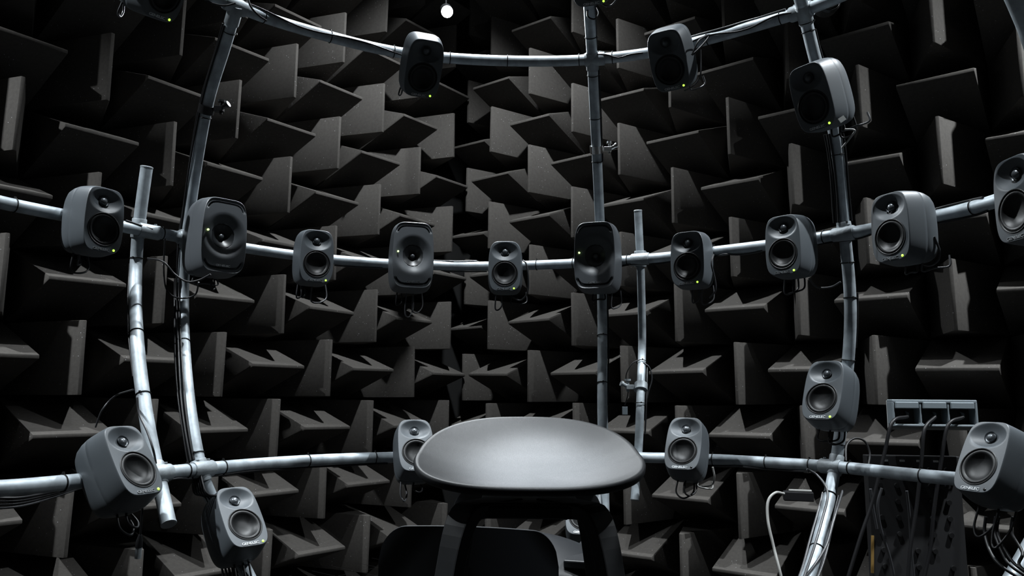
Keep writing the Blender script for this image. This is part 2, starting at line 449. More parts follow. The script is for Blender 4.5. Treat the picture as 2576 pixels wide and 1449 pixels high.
for par, ring, px in ((pA, upP, 592), (pA, mainP, 468), (pA, lowP, 503), (pB, upP, 1491), (pB, mainP, 1512), (pC, upP, 2022), (pC, mainP, 2120), (pC, lowP, 2098),
                      (pD, mainP, 362), (pD, lowP, 402), (pE, mainP, 1610)):
    p, t, d = nearest(ring, px)
    rp = {id(mainP): main_pipe, id(lowP): low_pipe, id(upP): up_pipe}[id(ring)]
    path = {id(pA): PA, id(pB): PB, id(pC): PC, id(pD): PD, id(pE): PE}[id(par)]
    q = min(range(1, len(path)-1), key=lambda i: (path[i]-p).length)
    fitting(rp, p, t, (path[q+1]-path[q-1]).normalized(), path[q])
ties(main_pipe, mainP, [(32, 515), (1440, 663), (1356, 667), (1574, 656), (1802, 632), (2078, 597), (2353, 544), (2452, 524), (418, 592)])
ties(low_pipe, lowP, [(165, 1214), (470, 1184), (564, 1175), (783, 1158), (957, 1150), (1800, 1155), (1921, 1163), (2035, 1169), (2132, 1176), (2315, 1197)])
ties(up_pipe, upP, [(660, 42), (671, 46), (826, 93), (995, 133), (1130, 147), (1274, 154), (1451, 152), (1548, 145), (1785, 98), (1965, 47)])
ties(pA, PA, [(575, 80), (512, 298), (460, 855), (493, 1150)], True)
ties(pB, PB, [(1488, 100), (1493, 190), (1498, 296), (1505, 412), (1515, 850), (1515, 970)], True)
ties(pC, PC, [(2030, 62), (2036, 80), (2108, 383), (2122, 558), (2134, 655), (2140, 748), (2133, 900), (2112, 1115), (2090, 1245), (2060, 1385)], True)
ties(pD, PD, [(342, 653), (343, 833), (357, 990)], True)
ties(pE, PE, [(1616, 910), (1611, 1018)], True)
# partial pipes at the right edge
PF = upath([(2530, -60, 1.75), (2566, 20, 1.78), (2600, 110, 1.85), (2640, 260, 1.9), (2690, 420, 1.93), (2730, 600, 1.95), (2750, 900, 1.9), (2740, 1300, 1.8)], 6, 3)
pipe('upright_pipe', PF, 'dark upright pipe cutting across the top right corner', r=.022)
PG = upath([(2650, 1250, 2.5), (2612, 1330, 2.45), (2580, 1390, 2.4), (2535, 1470, 2.3)], 6, 3)
pG = pipe('upright_pipe', PG, 'shiny upright pipe leaning out of the bottom right corner', r=.022)

# clamps on the uprights
def clamp(px, py, path, label, mat, off=Vector((1, 0, 0))):
    p, t, d = nearest(path, px, py)
    root = empty('pipe_clamp', p); tag(root, label, 'clamp')
    b = MB(); b.tube([-t*.016, t*.016], PR+.007, 20); b.build('band', mat, root, smooth=True)
    b = MB(); o = off.normalized()
    b.box(o*.047, (.034, .022, .02)); b.build('jaw', mat, root, smooth=False, bevel=.002)
    b = MB(); b.tube([o*.055+Vector((0, 0, -.02)), o*.055+Vector((0, 0, .03))], .006, 10)
    b.tube([o*.055+Vector((0, 0, .026)), o*.055+Vector((0, 0, .034))], .013, 12); b.build('wing_bolt', mat, root)
    b = MB(); b.tube([o*.05, o*.078+Vector((0, -.01, .012))], .008, 10); b.tube([o*.078+Vector((0, -.01, .012)), o*.086+Vector((0, -.012, .016))], .012, 12)
    b.build('stub', mat, root)
clamp(515, 272, PA, 'black screw clamp on the left upright pipe below the top ring', BLACKMETAL)
clamp(1506, 380, PB, 'bright metal screw clamp on the pipe right of centre', CHROME)
clamp(1612, 975, PE, 'pale metal clamp with cable stub on the thin pole beside the seat', FITTING, Vector((-1, 0, 0)))
# black knob at the top right joint
kb = empty('clamp_knob', at(2083, 2, 2.72)); tag(kb, 'black round ribbed knob at the right joint of the top ring', 'knob')
b = MB()
Mk = Matrix.Rotation(math.radians(0), 4, 'X')
for rr_, yy in ((.046, .03), (.046, .0), (.040, -.012)): pass
b.lathe([(.001, .04), (.044, .04), (.046, .03), (.046, .0), (.040, -.008), (.036, -.004), (.030, -.010), (.024, -.006), (.018, -.012), (.001, -.012)], 32)
b.build('knob_body', BLACKMETAL, kb)
b = MB(); b.tube([Vector((0, .03, 0)), Vector((-.03, .06, .02))], .012, 12); b.build('stem', BLACKMETAL, kb)

# ------------------------------------------------------------------ speakers
def front_point(s, t, n, hw, hh):
    rho = (abs(s)**n+abs(t)**n)**(1/n)
    return s/rho, t/rho
def boundary(NB):
    out = []
    for i in range(NB):
        q = i/NB*4; e = int(q); f = (q-e)*2-1
        # denser towards corners
        f = math.sin(f*math.pi/2)*.35+f*.65
        out.append([(f, -1), (1, f), (-f, 1), (-1, -f)][e])
    return out
def cabinet(kind):
    NB = 144
    if kind == 'two':
        w_, h_, n = .151, .232, 5.0; fx, fz = .90, .925
        secs = [(.0004, .903, .928), (.0014, .910, .934), (.0028, .916, .939), (.0045, .920, .9425), (.0070, .925, .9465), (.012, .934, .953), (.030, .962, .972), (.060, .995, .996), (.0700, 1, 1), (.0712, .993, .995), (.0724, 1, 1),
                (.095, .985, .985), (.118, .93, .94), (.134, .84, .87), (.142, .72, .78)]
    else:
        w_, h_, n = .189, .300, 5.5; fx, fz = .90, .925
        secs = [(.0005, .903, .928), (.0016, .910, .934), (.0032, .916, .939), (.0052, .920, .9425), (.0080, .925, .946), (.014, .934, .952), (.035, .96, .971), (.075, .998, .998), (.085, 1, 1), (.0865, .995, .996), (.088, 1, 1),
                (.14, .97, .975), (.175, .90, .92), (.192, .80, .85), (.198, .70, .77)]
    hw, hh = w_/2, h_/2
    B = [front_point(s, t, n, hw, hh) for s, t in boundary(NB)]
    def xz(p, kx, kz):
        x, z = p
        bar = 1-.085*z*z-.02*z
        return x*hw*bar*kx, z*hh*kz
    if kind == 'two': rs = [i/50 for i in range(1, 49)]+[.972, .984, .992, 1.0]
    else: rs = sorted(set([round(i/46, 4) for i in range(1, 40)]+[.85, .862, .872, .885, .898, .908, .92, .935, .95, .965, .985, 1.0]))
    def disp(x, z, r, bz):
        cup = .0012*r**4
        if kind == 'two':
            zt, zw = .065, -.032
            q = (x/.058)**2+((z-zt+.001)/.0400)**2
            d = .0185*max(0, 1-q)**1.15
            rw = math.hypot(x, z-zw)
            k = min(1, max(0, (.0535-rw)/.004)); k = k*k*(3-2*k)
            # slight valley round the woofer
            return cup+d*(1-k)+k*.03
        rr = math.hypot(x, z*.93)
        k = min(1, max(0, (.084-rr)/.052)); d = .020*k*k*(3-2*k)
        k2 = min(1, max(0, (.0425-rr)/.003)); d += k2*.045
        if abs(z) > .70*hh*fz:
            e = min(1, (abs(z)-.70*hh*fz)/.0035)
            if .865 < r < .915: d += .014*e
            elif r >= .915: d += .004*e*min(1, (1.0-r)/.03)
        return cup+d
    vs = [Vector((0, disp(0, 0, 0, 0), 0))]; rings = []
    for r in rs:
        ring = []
        for p in B:
            x, z = xz(p, fx*r, fz*r)
            if r < 1:   # straighten barrel inside
                pass
            ring.append(len(vs)); vs.append(Vector((x, disp(x, z, r, p[1]), z)))
        rings.append(ring)
    for y, kx, kz in secs:
        ring = []
        for p in B:
            x, z = xz(p, kx, kz); ring.append(len(vs)); vs.append(Vector((x, y+.0012, z)))
        rings.append(ring)
    fs = [(0, rings[0][(i+1) % NB], rings[0][i]) for i in range(NB)]
    for a, b in zip(rings, rings[1:]):
        for i in range(NB):
            j = (i+1) % NB; fs.append((a[i], a[j], b[j], b[i]))
    fs.append(tuple(rings[-1]))
    fs = [f[::-1] for f in fs]
    vs = [v+Vector((0, 0, hh)) for v in vs]
    me = mesh_from('cabinet', vs, fs, False)
    bm = bmesh.new(); bm.from_mesh(me); bmesh.ops.recalc_face_normals(bm, faces=bm.faces); bm.to_mesh(me); bm.free()
    me.polygons.foreach_set('use_smooth', [True]*len(me.polygons)); me.set_sharp_from_angle(angle=math.radians(60))
    me.materials.append(PAINT if kind == 'two' else PAINT2)
    return me
def text_mesh(s, size, depth):
    c = bpy.data.curves.new('txt', 'FONT'); c.body = s; c.size = size; c.extrude = depth; c.align_x = 'CENTER'; c.align_y = 'CENTER'
    c.offset = size*.015; c.space_character = .92
    o = bpy.data.objects.new('txt', c); COL.objects.link(o)
    dg = bpy.context.evaluated_depsgraph_get(); dg.update()
    me = bpy.data.meshes.new_from_object(o.evaluated_get(dg)); COL.objects.unlink(o); bpy.data.objects.remove(o)
    for v in me.vertices: v.co = Vector((v.co.x*1.28, -v.co.z, v.co.y))
    me.materials.clear(); me.materials.append(BADGE)
    return me
def disc(r, y, seg=24, d=.002):
    b = MB(); b.lathe([(r, y+d), (r, y), (r*.7, y-d*.4), (.0001, y-d*.6)], seg); return b
CAB = {k: cabinet(k) for k in ('two', 'coax')}
TXT = {'two': text_mesh('GENELEC', .0115, .0012), 'coax': text_mesh('GENELEC', .0108, .0012)}
def T(v): return Matrix.Translation(Vector(v))
def build_proto(kind):
    H = .232 if kind == 'two' else .300
    hh = H/2; parts = []
    parts.append(('cabinet', CAB[kind], None))
    if kind == 'two':
        zw, zt = hh-.032, hh+.065
        b = MB(); b.lathe([(0.0567, .006), (0.0567, -.0012), (0.0551, -.0022), (0.0535, -.0016), (0.0524, .0020), (0.0514, .0008), (0.0487, -.0012), (0.0455, -.0010), (0.0423, .0008), (0.0404, .0034),
                           (0.0369, .0075), (0.0321, .0115), (0.0257, .0150), (0.0182, .0172), (0.0096, .0182), (0.0001, .0184)], 56, T((0, .0005, zw)))
        me = b.mesh('woofer', angle=70); me.materials.append(CONE); parts.append(('woofer', me, 'matt black bass driver'))
        b = MB(); b.lathe([(.0175, .0100), (.0170, .0130), (.0135, .0150), (.0125, .0150), (.0115, .0110), (.009, .0078), (.005, .0058), (.0001, .0052)], 36, T((0, .0005, zt)))
        me = b.mesh('tweeter', angle=60); me.materials.append(DOME); parts.append(('tweeter', me, 'small metallic dome tweeter'))
        lz, bz, lx = .0185, .0165, .040; by = .0005
    else:
        b = MB(); b.lathe([(.0440, .0185), (.0430, .0190), (.0400, .0205), (.033, .0250), (.026, .0300), (.020, .0350), (.0160, .0370), (.0150, .0370)], 56, T((0, .0, hh)))
        me = b.mesh('coaxial_cone', angle=60); me.materials.append(CONE2); parts.append(('coaxial_cone', me, 'dark conical driver'))
        b = MB(); b.lathe([(.0150, .0385), (.0105, .036), (.0100, .0300), (.0080, .0272), (.004, .0256), (.0001, .0252)], 32, T((0, 0, hh)))
        me = b.mesh('tweeter', angle=60); me.materials.append(DOME); parts.append(('tweeter', me, 'small metallic dome tweeter'))
        lz, bz, lx = hh+.012, .034, -.064; by = .0002
    tm = TXT[kind].copy()
    tm.transform(T((-.004 if kind == 'two' else 0, by, bz))); parts.append(('badge', tm, 'raised silver lettering'))
    b = MB(); b.lathe([(.0040, .003), (.0040, -.0008), (.0028, -.0018), (.0001, -.0022)], 16, T((lx, by, lz)))
    me = b.mesh('power_light', angle=60); parts.append(('power_light', me, 'tiny lit green indicator'))
    d = .142 if kind == 'two' else .198
    b = MB(); b.box((0, d+.012, hh), (.05, .035, .07)); b.box((0, d+.034, hh), (.03, .02, .06))
    me = b.mesh('mount_bracket', smooth=False, bevel=.003); me.materials.append(BLACKMETAL); parts.append(('mount_bracket', me, 'black rear bracket'))
    return parts
CONE2 = pmat('coaxial_driver', (.016, .018, .020), .38, 0, .5)
PROTO = {k: build_proto(k) for k in ('two', 'coax')}
PLM = {}
for k in PROTO:
    for st, m in (('on', LEDG if k == 'two' else LEDW), ('off', LEDOFF)):
        me = [p for p in PROTO[k] if p[0] == 'power_light'][0][1].copy(); me.materials.append(m); PLM[(k, st)] = me
AIM = Vector((0.02, 1.75, CAMZ+.58))
SPK = []
def cyl(px, py, c, R):
    v = ray(px, py); a = v.x**2+v.y**2; b = -2*(v.x*c[0]+v.y*c[1]); k = c[0]**2+c[1]**2-R*R
    t = (-b+math.sqrt(max(0, b*b-4*a*k)))/2/a
    return t
def speaker(kind, px, py, D, label, aim=None, roll=0, yaw=0, pit=0, led='on', group=None):
    Pf = at(px, py, D)
    f = ((aim or AIM)-Pf).normalized()
    x = f.cross(Vector((0, 0, 1))).normalized()*-1      # viewer's right when looking at the face ... local +X
    x = Vector((0, 0, 1)).cross(f*-1).normalized()*-1
    yv = -f
    zv = Vector((0, 0, 1)); xv = yv.cross(zv).normalized(); zv = xv.cross(yv).normalized()
    R = Matrix.Identity(4)
    for i in range(3): R[i][0] = xv[i]; R[i][1] = yv[i]; R[i][2] = zv[i]
    R = R @ Matrix.Rotation(math.radians(yaw), 4, 'Z') @ Matrix.Rotation(math.radians(pit), 4, 'X') @ Matrix.Rotation(math.radians(roll), 4, 'Y')
    hh = .116 if kind == 'two' else .150
    mw = T(Pf) @ R @ T((0, 0, -hh))
    root = empty('loudspeaker', mw=mw); tag(root, label, 'loudspeaker', group)
    for nm, me, lab in PROTO[kind]:
        if nm == 'power_light': me = PLM[(kind, led)]; lab = lab if led == 'on' else 'tiny unlit indicator'
        link(nm, me, None, root, lab if nm != 'cabinet' else None)
    SPK.append((root, mw, kind)); return mw
MC, MR = (-.122, 1.83), 1.58-.185
def sm(kind, px, py, label, **k):
    D = cyl(px, py, MC, MR-(.05 if kind == 'coax' else 0)); return speaker(kind, px, py, D, label, aim=Vector((MC[0]+.05, MC[1]-.05, at(px, py, D).z+k.pop('dz', 0))), **k)
g = 'loudspeakers along the middle ring'
S = {}
S[1] = sm('two', 264, 553, 'two-way speaker at far left of the middle ring, left of the free pole', group=g)
S[2] = sm('coax', 566, 592, 'large oval-slotted single-cone speaker at left, the nearest of its type', group=g)
S[3] = sm('two', 798, 644, 'two-way speaker between the left and centre single-cone speakers', group=g)
S[4] = sm('coax', 1040, 641, 'single-cone speaker with curved slots, the middle one of three', group=g)
S[5] = sm('two', 1270, 669, 'small two-way speaker facing straight ahead above the middle of the seat', group=g)
S[6] = sm('coax', 1495, 641, 'single-cone speaker covering the straight upright pipe, rightmost of three', group=g)
S[7] = sm('two', 1728, 650, 'two-way speaker just right of the thin pole on the middle ring', group=g)
S[8] = sm('two', 1968, 616, 'two-way speaker on the middle ring, left of the cable-wrapped right pipe', group=g)
S[9] = sm('two', 2237, 571, 'two-way speaker on the middle ring, right of the cable-wrapped right pipe', group=g)
S[10] = sm('two', 2548, 500, 'two-way speaker cropped by the right edge on the middle ring', group=g)
g = 'loudspeakers on the upper ring'
S[11] = speaker('two', 424, -38, 2.30, 'two-way speaker cropped by the top edge at upper left', roll=-10, group=g)
S[12] = speaker('two', 1067, 174, cyl(1067, 174, (.012, 1.54), 1.376-.15), pit=5, label='two-way speaker with brightly lit top on the upper ring', group=g)
S[13] = speaker('two', 1680, 154, cyl(1680, 154, (.012, 1.54), 1.376-.15), 'two-way speaker tilted on the upper ring right of centre', group=g)
S[14] = speaker('two', 2040, 246, 2.50, 'two-way speaker fixed to the right upright pipe below the top ring', group=g)
S[15] = speaker('two', 1478, -62, 2.62, 'two-way speaker whose lower edge shows at the top of the straight pipe', group=g)
g = 'loudspeakers on the lower ring'
S[16] = speaker('two', 338, 1155, 2.10, 'large looking two-way speaker on the lower ring at far left, tilted up', group=g)
S[17] = speaker('two', 610, 1297, 2.42, 'two-way speaker below the lower ring beside the left cable bundle', group=g)
S[18] = speaker('two', 1047, 1118, 2.90, 'two-way speaker half hidden by the left edge of the seat', group=g)
S[19] = speaker('two', 1719, 1114, 2.90, 'two-way speaker on the lower ring right of the seat', led='off', group=g)
S[20] = speaker('two', 2069, 980, 2.62, 'two-way speaker on the right upright pipe above the lower ring', group=g)
S[21] = speaker('two', 2468, 1147, 2.15, 'large looking two-way speaker at lower right with unlit indicator', led='off', group=g)
S[22] = speaker('two', 1468, 1280, 3.0, 'two-way speaker seen between the stool legs', group=g)

# ------------------------------------------------------------------ bar stool
st = empty('bar_stool', (0.028, 1.45, 0)); tag(st, 'black bar stool with a wide moulded shell seat in the foreground', 'stool')
cx, cy = .034, 1.43
def seat_surface():
    vs = []; NR, NA = 44, 144
    def rim(a):
        c, s = math.cos(a), math.sin(a)
        n = 2.6 if s > 0 else 3.0
        rho = (abs(c)**n+abs(s)**n)**(1/n)
        x = .203*c/rho; y = (.20 if s > 0 else .165)*s/rho
        yy = s/rho
        # rim height: front edge low, sides, lifted back edge
        z = lerp(-.100, -.038, max(0, yy)**1.3) if yy > 0 else lerp(-.100, -.142, (-yy)**1.3)
        return x, y, z
    prof = [(-.175, -.1400), (-.12, -.1470), (-.080, -.1525), (-.065, -.1530), (-.03, -.1455), (0, -.1365), (.05, -.1185), (.10, -.0945), (.15, -.0650), (.21, -.0310)]
    def zc(y):
        ys = [q[0] for q in prof]
        def lin(y):
            for a, b in zip(prof, prof[1:]):
                if y <= b[0]: return a[1]+(b[1]-a[1])*(y-a[0])/(b[0]-a[0])
            return prof[-1][1]
        return sum(lin(min(.209, max(-.174, y+d))) for d in (-.012, -.006, 0, .006, .012))/5
    def P(r, a, off=0):
        x, y, z = rim(a)
        px, py = x*r, y*r
        zz = zc(py)+(z-zc(y))*r**2.4
        return Vector((cx+px, cy+py, CAMZ+zz+off))
    tops = [[P(i/NR, 2*math.pi*k/NA) for k in range(NA)] for i in range(1, NR+1)]
    vs = [P(0, 0)]; rings = []
    for ring in tops:
        rings.append(list(range(len(vs), len(vs)+NA))); vs += ring
    # rolled rim
    for dr, dz in ((.0035, -.0012), (.0055, -.005), (.0045, -.011), (.001, -.015)):
        ring = []
        for k in range(NA):
            a = 2*math.pi*k/NA; p = P(1, a); d = Vector((p.x-cx, p.y-cy, 0)).normalized()
            ring.append(p+d*dr+Vector((0, 0, dz)))
        rings.append(list(range(len(vs), len(vs)+NA))); vs += ring
    for i in range(NR-1, 0, -3):
        ring = [P(i/NR, 2*math.pi*k/NA, -.015) for k in range(NA)]
        rings.append(list(range(len(vs), len(vs)+NA))); vs += ring
    fs = [(0, rings[0][k], rings[0][(k+1) % NA]) for k in range(NA)]
    for a, b in zip(rings, rings[1:]):
        for k in range(NA):
            j = (k+1) % NA; fs.append((a[k], b[k], b[j], a[j]))
    fs.append(tuple(rings[-1]))
    me = mesh_from('seat', vs, fs, True, 80); return me
def par_keep(o, root):
    o.parent = root; o.matrix_parent_inverse = Matrix.Translation(root.location).inverted(); return o
par_keep(link('seat', seat_surface(), SEATM), st)
def plank(path, w1, t1, wdir):
    """tapered plank following a path; w along wdir, t across"""
    vs = []; fs = []
    n = len(path)
    for i, p in enumerate(path):
        t = (path[min(i+1, n-1)]-path[max(i-1, 0)]).normalized()
        wv = (wdir-t*wdir.dot(t)).normalized(); tv = t.cross(wv).normalized()
        k = 1-.25*i/(n-1)
        for a, b in ((-1, -1), (1, -1), (1, 1), (-1, 1)): vs.append(p+wv*a*w1/2*k+tv*b*t1/2)
        if i:
            o = (i-1)*4
            for e in range(4): fs.append((o+e, o+(e+1) % 4, o+4+(e+1) % 4, o+4+e))
    fs.append((3, 2, 1, 0)); o = (n-1)*4; fs.append((o, o+1, o+2, o+3))
    b = MB(); b.add(vs, fs); return b
def leg(sx, sy):
    top = Vector((cx+sx*.03, cy-.01+sy*.03, CAMZ-.184)); kn = Vector((cx+sx*.118, cy-.01+sy*.105, CAMZ-.190)); bot = Vector((cx+sx*.235, cy-.01+sy*.235, .001))
    k2 = kn+(bot-kn)*.10
    path = [top, kn-(kn-top)*.2]
    a, c, e = kn-(kn-top)*.2, kn, k2
    for i in range(1, 7):
        t = i/7; path.append(a*(1-t)**2+c*2*t*(1-t)+e*t*t)
    path += [e, bot]
    wd = Vector((sx*1.0, -sy*1.0, 0))
    b = plank(path, .062, .024, wd)
    return par_keep(b.build('leg', WOOD, smooth=False, bevel=.003), st)
for sx in (-1, 1):
    for sy in (-1, 1): leg(sx, sy)
for sx in (-1, 1):
    b = MB(); b.box((cx, cy-.01+sx*.09, CAMZ-.1905), (.21, .028, .020)); par_keep(b.build('crossbar', WOOD, smooth=False, bevel=.003), st)
b = MB(); b.box((cx, cy-.01, CAMZ-.179), (.17, .20, .008)); par_keep(b.build('mounting_plate', WOOD, smooth=False, bevel=.002), st)
fr = .32
b = MB()
q = [Vector((cx+sx*.20, cy-.01+sy*.20, .20)) for sx, sy in ((-1, -1), (1, -1), (1, 1), (-1, 1))]
for i in range(4): b.tube([q[i], q[(i+1) % 4]], .009, 10)
par_keep(b.build('footrest', BLACKMETAL), st)

# ------------------------------------------------------------------ low black chair behind the stool
ch = empty('shell_chair', (-.05, 2.2, 0)); tag(ch, 'low black plastic chair with rounded back, partly hidden behind the stool legs', 'chair')
def chair_back():
    # rounded panel facing the camera, slightly curved
    vs = []; fs = []; NX, NZ = 72, 14
    W = .235; z1, z0 = CAMZ-.335, CAMZ-.62
    for side in (0, 1):
        for j in range(NZ+1):
            for i in range(NX+1):
                s = i/NX*2-1; t = j/NZ
                top = 1-.0*s
                rcor = max(0, (abs(s)-.72)/.28)
                ztop = z1-.085*(1-math.sqrt(max(0, 1-rcor**2)))-.018*(s*.5+.5)
                z = lerp(z0, ztop, t)
                y = 2.10+.05*s*s*-1+.02*(1-t)+.035*(s+1)*.5
                vs.append(Vector((-.105+W*s, y+side*.014, z)))
    n = (NX+1)*(NZ+1)
    for side in (0, 1):
        for j in range(NZ):
            for i in range(NX):
                a = side*n+j*(NX+1)+i; f = (a, a+1, a+NX+2, a+NX+1)
                fs.append(f if side == 0 else f[::-1])
    edge = [i for i in range(NX+1)]+[(j+1)*(NX+1)-1+0 for j in range(1, NZ+1)]+[NZ*(NX+1)+i for i in range(NX-1, -1, -1)]+[j*(NX+1) for j in range(NZ-1, 0, -1)]
    for a, b in zip(edge, edge[1:]+edge[:1]): fs.append((b, a, a+n, b+n))
    return mesh_from('backrest', vs, fs, True, 50)
par_keep(link('backrest', chair_back(), PLASTIC), ch)
def chair_seat():
    vs = []; fs = []; N1, N2 = 20, 20
    for side in (0, 1):
        for j in range(N2+1):
            for i in range(N1+1):
                s = i/N1*2-1; t = j/N2
                z = CAMZ-.50+.115*math.sin(math.pi*min(1, t*.9+.05))*(1-.75*s*s)-.03*t
                x = .045+.27*s*(1-.10*(2*t-1)**2); y = lerp(2.16, 2.62, t)+.06*(s*s)*(1-2*t)
                vs.append(Vector((x, y, z-side*.016)))
    n = (N1+1)*(N2+1)
    for side in (0, 1):
        for j in range(N2):
            for i in range(N1):
                a = side*n+j*(N1+1)+i; f = (a, a+1, a+N1+2, a+N1+1)
                fs.append(f if side == 0 else f[::-1])
    edge = [i for i in range(N1+1)]+[(j+1)*(N1+1)-1 for j in range(1, N2+1)]+[N2*(N1+1)+i for i in range(N1-1, -1, -1)]+[j*(N1+1) for j in range(N2-1, 0, -1)]
    for a, b in zip(edge, edge[1:]+edge[:1]): fs.append((b, a, a+n, b+n))
    return mesh_from('seat', vs, fs, True, 60)
par_keep(link('seat', chair_seat(), PLASTIC), ch)
for k in range(2):
    b = MB(); b.box((.24, 2.35, CAMZ-.455-.07*k), (.10, .34, .022), Matrix.Rotation(-.25, 3, 'Z')); par_keep(b.build('arm_slat', PLASTIC, smooth=False, bevel=.004), ch)
for sx in (-1, 1):
    for sy in (-1, 1):
        b = MB(); b.tube([Vector((.0+sx*.19, 2.38+sy*.17, CAMZ-.50)), Vector((.0+sx*.22, 2.38+sy*.21, .001))], .013, 12)
        par_keep(b.build('leg', BLACKMETAL), ch)
b = MB(); b.tube([at(1215, 1279, 2.75), at(1320, 1288, 2.72), at(1428, 1299, 2.7)], .013, 12)
o = b.build('rail', PLASTIC); tag(o, 'dark horizontal rail passing behind the stool, above the low chair', 'rail')

# ------------------------------------------------------------------ cables
def cable(name, pts, label, r=.0032, mat=None, group=None, n=8, kind='cable'):
    b = MB(); b.tube(catmull(pts, n), r, 8); o = b.build(name, mat or RUBBER, angle=60)
    tag(o, label, kind, group); return o
def along(path, i0, i1, off, wob=.0015, ph=0, r=PR):
    out = []
    for i in range(i0, i1+1, 2):
        t = (path[min(i+1, len(path)-1)]-path[max(i-1, 0)]).normalized()
        x = c_right-t*c_right.dot(t); x.normalize(); y = t.cross(x)
        a = off[0]; rr = r+off[1]
        out.append(path[i]+(x*math.cos(a)+y*math.sin(a))*rr+x*wob*math.sin(i*.35+ph)+y*wob*math.cos(i*.23+ph))
    return out
def idx(path, px, py):
    best = min(range(len(path)), key=lambda i: math.hypot(project(path[i])[0]-px, project(path[i])[1]-py) if project(path[i])[2] > .3 else 1e9)
    return best
# bundle down the left upright
i0, i1 = idx(PA, 585, 60), idx(PA, 505, 1172)
for k in range(7):
    an = math.pi+(-1.35+.27*k); rr = .0035+(k % 2)*.0065
    a_ = idx(PA, 585, 60) if k in (2, 4) else idx(PA, 463, 700)
    cable('bundled_cable', along(PA, a_, i1, (an, rr), .0012, k), 'black cable in the bundle strapped along the left upright pipe', .0036, RUBBER, 'cable bundle on the left upright', n=3)
for k in range(6):
    p0 = nearest(PA, 500, 1165)[0]+Vector((-.02+.006*k, -.005*k, -.01))
    cable('bundled_cable', [p0, p0+Vector((.02+.004*k, -.03, -.07)), at(520+8*k, 1255, dA_l-.0), at(540+5*k, 1330, dA_l+.02), at(560+9*k, 1440, dA_l+.02), at(570+9*k, 1520, dA_l)],
          'black cable of the bundle falling behind the lower left speaker', .0036, RUBBER, 'cables falling below the lower ring')
# right upright
for k, (an, rr) in enumerate(((math.pi, .004), (math.pi-.5, .004), (math.pi+.2, .011), (0.1, .004), (.5, .004))):
    cable('strapped_cable', along(PC, idx(PC, 2095, 330), idx(PC, 2122, 560), (an, rr), .002, k), 'black cable strapped along the upper part of the right upright pipe', .0042, RUBBER, 'cables on the upper right upright', n=3)
for k, (an, rr) in enumerate(((math.pi, .004), (0.0, .004), (.45, .010))):
    cable('strapped_cable', along(PC, idx(PC, 2085, 1250), idx(PC, 1995, 1535), (an, rr), .002, k), 'dark cable strapped along the foot of the right upright pipe', .0040, GREYCABLE, 'cables on the foot of the right upright', n=3)
for k, (an, rr) in enumerate(((.1, .004), (-.2, .006))):
    cable('strapped_cable', along(PC, idx(PC, 2030, 75), idx(PC, 2070, 215), (an, rr), .001, k), 'black cable beside the pipe above the upper right speaker', .0036, RUBBER, 'cables above the upper right speaker', n=3)
    cable('strapped_cable', along(PC, idx(PC, 2140, 735), idx(PC, 2135, 895), (an, rr), .001, k), 'black cable along the right upright below the middle ring', .0036, RUBBER, 'cables midway down the right upright', n=3)
cable('strapped_cable', along(PB, 2, idx(PB, 1492, 140), (-.35, .003), .001), 'black cable running down the straight pipe into the top ring', .0036, n=3)
cable('strapped_cable', along(PB, idx(PB, 1498, 170), idx(PB, 1505, 400), (.2, .003), .001), 'black cable on the straight pipe between top ring and clamp', .0034, n=3)
cable('strapped_cable', along(PB, idx(PB, 1515, 740), idx(PB, 1517, 1040), (.1, .003), .001), 'black cable on the straight pipe down to the seat', .0034, n=3)
cable('strapped_cable', along(PD, idx(PD, 341, 660), idx(PD, 352, 950), (math.pi, .003), .001), 'black cable strapped to the free pole at far left', .0036, n=3)
cable('strapped_cable', along(PE, idx(PE, 1614, 920), idx(PE, 1605, 1110), (.1, .003), .001), 'black cable strapped to the thin pole by the seat', .0034, n=3)
# along the rings
def ring_cable(path, a, b, seq, label, mat=RUBBER, r=.0034):
    ia, ib = idx(path, *a), idx(path, *b)
    if ia > ib: ia, ib = ib, ia
    out = []; m = ib-ia
    for i in range(ia, ib+1, 2):
        f = (i-ia)/m; an = lerp(seq[0], seq[1], f)+.35*math.sin(f*9+seq[0])
        t = (path[min(i+1, len(path)-1)]-path[max(i-1, 0)]).normalized()
        tocam = (Vector((0, 0, CAMZ))-path[i]); tocam = (tocam-t*tocam.dot(t)).normalized(); upv = t.cross(tocam); 
        if upv.z < 0: upv = -upv
        out.append(path[i]+(tocam*math.cos(an)+upv*math.sin(an))*(PR+.0036))
    cable('ring_cable', out, label, r, mat, n=3)
ring_cable(upP, (610, 30), (1010, 135), (1.0, -.1), 'black cable winding along the top ring from its left joint')
ring_cable(upP, (1500, 150), (1640, 136), (.6, -.2), 'black cable on the top ring right of the straight pipe')
ring_cable(upP, (1740, 110), (2000, 35), (.2, .2), 'black cable lying along the front of the top ring at right')
ring_cable(upP, (1735, 112), (1990, 38), (1.6, 1.5), 'grey cable lying on top of the top ring at right', GREYCABLE, .0045)
ring_cable(mainP, (845, 657), (975, 668), (-1.2, -1.5), 'grey cable under the middle ring left of the centre single-cone speaker', GREYCABLE)
ring_cable(mainP, (1100, 672), (1225, 671), (1.5, 1.3), 'grey cable on top of the middle ring left of the centre speaker', GREYCABLE, .003)
ring_cable(mainP, (1110, 672), (1228, 671), (-1.4, -1.7), 'grey cable under the middle ring left of the centre speaker', GREYCABLE, .003)
ring_cable(mainP, (1570, 656), (1690, 645), (-1.0, -1.5), 'black cable under the middle ring behind the thin pole')
ring_cable(mainP, (1790, 633), (1925, 619), (-.9, -1.3), 'grey cable under the middle ring right of the thin pole', GREYCABLE)
ring_cable(mainP, (2050, 600), (2190, 578), (-1.5, -1.2), 'black cable under the middle ring at the right upright')
